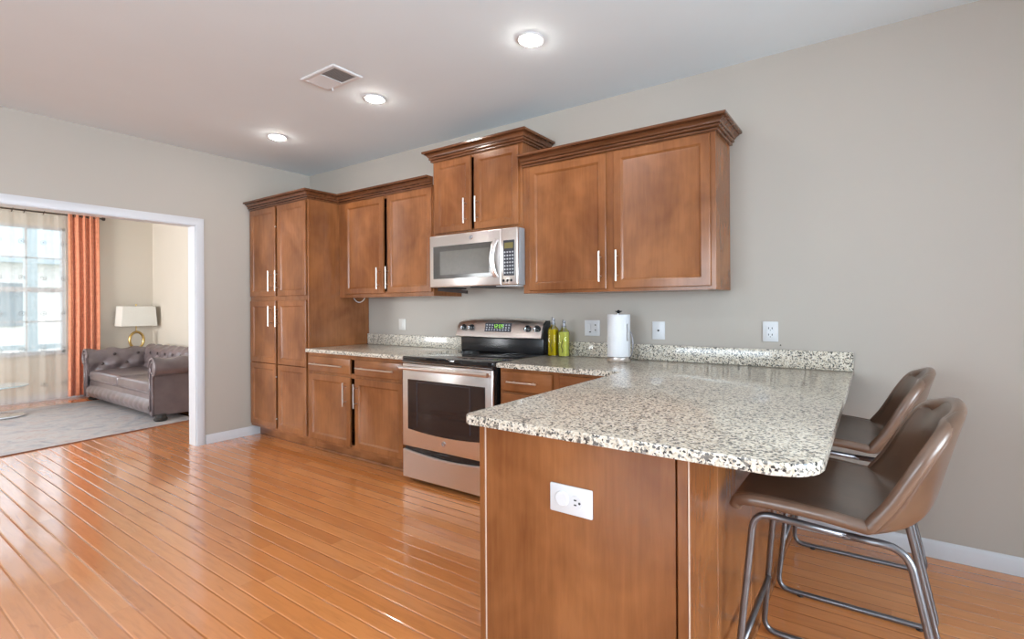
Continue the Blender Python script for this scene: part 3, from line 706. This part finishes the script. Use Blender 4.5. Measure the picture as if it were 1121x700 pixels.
MB().box(x0+.026, x1-.026, y0+.026, y1-.026, z-.003, z-.0005).build('duct', 'vent_dark', t, 0)
b = MB(); xm = (x0+x1)/2
b.box(xm-.004, xm+.004, y0+.026, y1-.026, z-.010, z-.003)
for i in range(13):
    yy = y0+.032+i*.0112
    for xa, xb, s in ((x0+.026, xm-.004, 1), (xm+.004, x1-.026, -1)):
        b.rings([[(x, yy, z-.0035), (x, yy+.001, z-.0035), (x, yy+.007*s+.001, z-.0095), (x, yy+.007*s, z-.0095)] for x in (xa, xb)])
b.build('louver', 'vent_white', t, 0)
MB().tube([(x0+.07, y1-.02, z-.008), (x0+.07, y1-.02, z-.028)], .004, 8).build('damper_lever', 'white_plastic', t)

# ------------------------------------------------------------------ bar stools
def make_stool(cx, cy, label):
    """faces -x; cx is the front edge of the seat"""
    t = thing('bar_stool', label, 'stool', (cx+.28, cy, 0), 'brown leather stools at the peninsula')
    key = [(0, .668), (.010, .688), (.05, .695), (.15, .686), (.26, .672), (.36, .662), (.415, .664), (.455, .682), (.482, .722), (.500, .780), (.516, .845), (.531, .905), (.543, .948), (.552, .974), (.557, .986)]
    prof = []
    for i in range(len(key)-1):
        p = [Vector(key[max(0, min(len(key)-1, i+d))]) for d in (-1, 0, 1, 2)]
        for k in range(4):
            q = k/4; prof.append(tuple(.5*((2*p[1])+(p[2]-p[0])*q+(2*p[0]-5*p[1]+4*p[2]-p[3])*q*q+(3*p[1]-p[0]-3*p[2]+p[3])*q**3)))
    prof.append(key[-1])
    n = len(prof); hw = .258; m = 28; G_ = []
    for i, (px, pz) in enumerate(prof):
        row = []
        b = max(0, min(1, (px-.30)/.19)); b = b*b*(3-2*b); up = max(0, (pz-.68)/.306)
        w = hw*(1-.06*max(0, 1-px/.05)**2)
        k = max(0, (up-.35)/.65); w *= .58+.42*(1-k**3)**.5
        for j in range(m+1):
            q = 2*j/m-1; side = abs(q)**2.6
            x = cx+px-b*.105*side*(1-.62*up); z = pz+.022*max(0, min(1, px/.25))*side*(1-b)
            z += b*(1-up)*.028*side-.030*up**3*q*q
            row.append((x, cy+q*w, z))
        G_.append(row)
    MB().grid(G_).build('seat_shell', 'leather', t, 180, 0, .034)
    edge = [Vector(r[0]) for r in G_]+[Vector(p) for p in G_[-1][1:-1]]+[Vector(r[-1]) for r in reversed(G_)]
    MB().tube(edge, .0180, 10).build('piping', 'piping', t, 180)
    hx0, hx1 = cx-.013, cx+.56
    for sg, nm in ((-1, 0), (1, 1)):
        yt, yb = cy+sg*.205, cy+sg*.247
        pts = [(cx+.30, yt, .630), (cx+.045, yt, .645), (hx0, yb, .013), (hx1, yb, .013), (cx+.43, yt, .628), (cx+.28, yt, .631)]
        MB().tube(pts, .0105, 10, .055, 8).build('leg_frame', 'frame_metal', t, 180)
    b = MB(); f = .72
    def on(z, sg): u = (.628-z)/.615; return (cx+.05+(hx0-cx-.05)*u, cy+sg*(.205+.042*u), z)
    b.tube([on(.23, -1), on(.23, 1)], .0105, 10); b.build('footrest', 'frame_metal', t, 180)
    for sg in (-1, 1):
        for x in (hx0+.09, hx1-.06): MB().lathe([(.0, -.0125), (.013, -.0125), (.013, -.006), (0, -.006)], (x, cy+sg*.247, .013), 10).build('foot_cap', 'slot', t)
    return t
st = make_stool(4.955, -1.305, 'brown leather bar stool nearest the camera, its seat tucked under the granite corner')
dup(st, .0, .83, 'brown leather bar stool against the back wall, half hidden by the nearer stool')

# ------------------------------------------------------------------ living room
bz = .0
q = [(-.95, -2.9), (-1.285, -.62), (-3.83, -.55), (-3.86, -2.9)]
rg = thing('area_rug', 'faded grey and pink distressed rug under the sofa', 'rug', (-2.4, -1.7, 0))
MB().prism(q, .0005, .011, .003).build('pile', 'rug', rg)
MB().prism([(q[0][0]+.008, q[0][1]), (q[1][0]+.008, q[1][1]), (q[1][0]-.004, q[1][1]), (q[0][0]-.004, q[0][1])], .0004, .009).build('binding', 'rug_edge', rg, 0)
RZ = .0115
# sofa
sx0, sx1, sy0, sy1 = -4.06, -1.34, -.95, -.06
t = thing('chesterfield_sofa', 'grey-brown tufted leather chesterfield sofa facing the rug', 'sofa', (-2.7, -.5, RZ))
def tuft(a, b, pa, pb):
    """diamond tufting: 0 at the buttons, 1 between"""
    u = a/pa; v = b/pb
    return abs(math.sin(PI*(u+v)/1))*abs(math.sin(PI*(u-v)/1))
def scroll(L, zs, zt, r, place, amp=.046):
    """profile swept along L: inner face up, roll outward, down outside. place(s, d, z) -> xyz; d>0 outward"""
    prof = []
    k = 10
    for i in range(k+1): prof.append((0.0-.02*math.sin(PI*i/k), zs+(zt-r-zs)*i/k, 1))
    for i in range(1, 15):
        a = PI-(PI*1.30)*i/14; prof.append((r+r*math.cos(a), zt-r+r*math.sin(a), 1 if i < 8 else 0))
    prof += [(r*1.15, zt-2*r+.02, 0), (r*1.12, .30, 0), (r*1.12, .07, 0)]
    arc = [0]
    for p0, p1 in zip(prof, prof[1:]): arc.append(arc[-1]+math.hypot(p1[0]-p0[0], p1[1]-p0[1]))
    n = max(8, int(L/.03)); rows = []
    for i in range(n+1):
        s = L*i/n; row = []
        for (d, z, tf), a in zip(prof, arc):
            e = 0
            if tf: e = amp*(tuft(s-.02, a-.04, .26, .26)-.35)*min(1, a/.08)
            row.append(place(s, d-e if a < arc[10] else d, z+(e*.6 if a >= arc[10] and tf else 0)))
        rows.append(row)
    return rows, prof, arc
al = sy1-sy0-.02
for side in (0, 1):
    xi = sx0+.27 if side == 0 else sx1-.27; sg = -1 if side == 0 else 1
    def place(s, d, z, xi=xi, sg=sg): return (xi+sg*d, sy0+.01+s, z)
    rows, prof, arc = scroll(al, .36, .715, .105, place)
    b = MB(); b.grid(rows)
    cap = [(xi+sg*d, sy0+.01, z) for d, z, _ in prof]+[(xi, sy0+.01, .07)]
    vs = [b.bm.verts.new(p) for p in cap]; b.face(vs)
    vs = [b.bm.verts.new((x, sy1, z)) for x, y, z in cap]; b.face(vs)
    arm = b.build('arm', 'sofa', t, 50)
    b = MB(); pts = [(xi+sg*d*.93, sy0+.004, z) for d, z, _ in prof[10:]]; b.tube(pts, .013, 8)
    pts = [(xi+sg*(.105+.062*math.cos(a)), sy0+.004, .61+.062*math.sin(a)) for a in [k*PI/8 for k in range(16)]]; b.tube(pts, .010, 8, closed=True)
    b.tube([(xi+sg*.03, sy0+.004, .60), (xi+sg*.035, sy0+.004, .12)], .012, 8); b.build('scroll_trim', 'sofa', arm, 180)
    for i in range(5):
        for j in range(2):
            s = .02+.13+.26*i-(.13 if j else 0); a = .04+.13+.13*j
            if 0.03 < s < al-.05: MB().lathe([(0, -.011), (.018, -.008), (.021, 0), (.016, .008), (0, .011)], (xi-sg*.004, sy0+.01+s, .36+a-.02), 10, 'x').build('tuft_button', 'button_dark', arm, 180)
def placeb(s, d, z): return (sx0+.2+s, sy1-.26+d, z)
rows, prof, arc = scroll(sx1-sx0-.4, .36, .74, .105, placeb)
bk = MB().grid(rows).build('backrest', 'sofa', t, 50)
for i in range(18):
    for j in range(2):
        s = .02+.13*(2*i+1-j); a = .17+.13*j
        if .1 < s < sx1-sx0-.5: MB().lathe([(0, -.011), (.018, -.008), (.021, 0), (.016, .008), (0, .011)], (sx0+.2+s, sy1-.262, .36+a-.02), 10, 'y').build('tuft_button', 'button_dark', bk, 180)
b = MB(); b.box(sx0+.22, sx1-.22, sy0+.03, sy1-.12, .075, .30, .01); b.build('base', 'sofa', t)
b = MB(); rows = []; n = 90; L = sx1-sx0-.5
for i in range(n+1):
    x = sx0+.25+L*i/n; row = []
    for k in range(9):
        a = k/8; z = .075+.165*a; y = sy0+.03-.035*math.sin(PI*a)-.010*math.sin(PI*a)*abs(math.sin(PI*(x+1.0)/.155))
        row.append((x, y, z))
    rows.append(row)
b.grid(rows).build('front_roll', 'sofa', t, 60)
xm = -2.70
for x0_, x1_ in ((sx0+.272, xm-.004), (xm+.004, sx1-.272)):
    b = MB(); b.box(x0_, x1_, sy0+.02, sy1-.27, .285, .435, .035, 4); o = b.build('seat_cushion', 'sofa', t, 60)
    MB().tube([(x0_+.02, sy0+.02, .318), (x1_-.02, sy0+.02, .318)], .006, 6).build('piping', 'sofa', o, 180)
for x, y in ((sx0+.16, sy0+.10), (sx1-.14, sy0+.07), (sx0+.16, sy1-.10), (sx1-.14, sy1-.10)):
    MB().lathe([(0, 0), (.05, 0), (.062, .012), (.064, .028), (.05, .045), (.05, .075), (0, .075)], (x, y, RZ+.0005), 18).build('foot', 'foot', t)
# end table and lamp in the corner behind the sofa arm
lx, ly = -4.30, -.27
t = thing('end_table', 'small dark end table in the corner, hidden behind the sofa arm', 'table', (lx, ly, 0))
MB().box(lx-.17, lx+.13, ly-.22, ly+.20, .60, .63, .005).build('top', 'iron', t)
for sx in (-.15, .11):
    for sy in (-.20, .18): MB().box(lx+sx-.012, lx+sx+.012, ly+sy-.012, ly+sy+.012, .0005, .601).build('leg', 'iron', t, 0)
t = thing('table_lamp', 'table lamp with white rectangular shade on a gold ring base', 'lamp', (lx, ly, .631))
MB().box(lx-.05, lx+.05, ly-.09, ly+.09, .631, .655, .004).build('base', 'gold', t)
b = MB(); b.tube([(lx+.02, ly+.085*math.cos(a), .86+.125*math.sin(a)-.085+.02) for a in [2*PI*k/32 for k in range(32)]], .017, 10, closed=True); b.build('ring_stem', 'gold', t, 180)
b = MB(); b.tube([(lx, ly, .915), (lx, ly, 1.335)], .006, 8); b.lathe([(0, 0), (.012, 0), (.012, .014), (0, .018)], (lx, ly, 1.332), 10); b.build('finial_rod', 'gold', t)
b = MB()
b.rings([[(lx+a*wx, ly+c*wy, z) for a, c in ((-1, -1), (1, -1), (1, 1), (-1, 1))] for wx, wy, z in ((.155, .215, 1.015), (.142, .197, 1.315), (.139, .194, 1.315), (.152, .212, 1.015), (.155, .215, 1.015))], cap0=False, cap1=False)
b.build('lamp_shade', 'shade', t, 0)
# round glass coffee table
gx, gy = -3.36, -1.86
t = thing('coffee_table', 'round glass coffee table on a disc base at the left edge', 'table', (gx, gy, RZ))
MB().lathe([(0, .003), (.25, .003), (.26, .008), (.26, .016), (.24, .022), (0, .024)], (gx, gy, RZ-.002), 40).build('base', 'chrome', t)
MB().lathe([(.035, .022), (.03, .04), (.03, .345), (.06, .352), (.06, .358), (0, .358)], (gx, gy, RZ-.002), 24).build('column', 'chrome', t)
MB().lathe([(0, .3585), (.285, .3585), (.29, .362), (.29, .368), (.285, .3715), (0, .3715)], (gx, gy, RZ-.002), 48).build('glass_top', 'table_glass', t)
# curtains
rodx = XL+.085; rz = 2.622
t = thing('curtain_rod', 'dark curtain rod with finial above the living-room window', 'curtain rod', (rodx, -1.6, rz))
MB().tube([(rodx, -2.6, rz), (rodx, -.64, rz)], .011, 12).build('rod', 'iron', t)
MB().lathe([(0, 0), (.014, 0), (.014, .008), (.024, .014), (.026, .03), (.022, .045), (0, .05)], (rodx, -.64, rz), 14, 'y').build('finial', 'iron', t)
MB().tube([(XL+.001, -.70, rz), (rodx, -.70, rz)], .008, 8).build('bracket', 'iron', t)
def drape(y0, y1, z0, z1, x, amp, waves, n, top_w=1.0):
    P = []
    for i in range(25):
        s = i/24; z = z1+(z0-z1)*s; row = []
        for j in range(n+1):
            u = j/n; sq = 1-(1-top_w)*math.exp(-((s-.35)/.6)**2)
            yy = y1+(y0-y1)*u*sq
            a = amp*(.6+.4*s)
            row.append((x+a*math.sin(2*PI*waves*u+.5*math.sin(3*s))+a*.35*math.sin(2*PI*waves*2.3*u+1+s), yy, z))
        P.append(row)
    return MB().grid(P)
t = thing('curtain', 'orange velvet curtain panel beside the living-room window', 'curtain', (rodx, -.82, 0))
drape(-1.005, -.665, .03, 2.655, rodx+.012, .036, 4.5, 80, .96).build('panel', 'orange', t, 180, 0, .006)
for y in (-.70, -.775, -.85, -.925, -.99): MB().tube([(rodx+.025*math.cos(a), y, rz+.025*math.sin(a)) for a in [2*PI*k/16 for k in range(16)]], .005, 8, closed=True).build('grommet', 'iron', t, 180)
t = thing('sheer_curtain', 'white sheer curtain with small ring motifs hanging across the window', 'curtain', (rodx, -1.8, 0))
sh = drape(-2.6, -1.008, .015, 2.605, rodx-.012, .020, 9, 160).build('panel', 'sheer', t, 180)
b = MB()
for i in range(8):
    for j in range(6):
        y = -1.04-.205*i; z = 2.17-.49*j+.03
        if z < .2: continue
        b.tube([(rodx+.016, y+.028*math.cos(a), z+.028*math.sin(a)) for a in [2*PI*k/14 for k in range(14)]], .003, 5, closed=True); b.lathe([(0, 0), (.009, 0), (.009, .002), (0, .002)], (rodx+.016, y, z), 8, 'x')
b.build('ring_motif', 'motif', t, 180)
for y in (-1.235, -1.417, -1.53, -1.70): tag(MB().tube([(rodx+.026*math.cos(a), y+.008*math.sin(a), rz-.010+.026*math.sin(a)) for a in [2*PI*k/18 for k in range(18)]], .004, 8, closed=True).build('curtain_ring', 'iron', None, 180), 'dark curtain ring holding the sheer curtain on the rod', 'curtain ring', 'rings along the curtain rod')

# ------------------------------------------------------------------ outside the living-room window
struct(MB().box(-40, XL-.3, -25, 20, -.5, -.25).build('ground', 'lawn', smooth=0))
t = thing('porch', 'pale blue porch posts and beam outside the living-room window', 'porch', (-6.3, -1.2, -.25))
MB().box(-6.8, XL-.15, -4, 2, -.25, -.08).build('deck', 'porch', t, 0)
for y in (-2.15, -1.02, .2): MB().box(-6.45, -6.31, y-.07, y+.07, -.08, 2.72).build('post', 'porch', t, 0)
MB().box(-6.5, -6.26, -4, 2, 2.72, 2.95).build('beam', 'porch', t, 0)
MB().box(-6.40, -6.35, -4, 2, .62, .70).build('rail', 'porch', t, 0)
t = thing('neighbour_house', 'pale neighbouring house with grey roof seen through the sheer curtain', 'house', (-22, 2, -.25))
MB().box(-26, -20, -4, 9, -.25, 3.0).build('wall', 'siding', t, 0)
MB().rings([[(-26.4, y, 2.9), (-19.5, y, 2.9), (-19.5, y, 3.05), (-23, y, 5.2), (-26.4, y, 3.05)] for y in (-4.5, 9.5)]).build('roof', 'roof', t, 0)
for y in (-2.6, .2, 3.0): MB().box(-20.02, -19.95, y, y+1.0, .7, 2.2).build('window', 'ext_glass', t, 0)
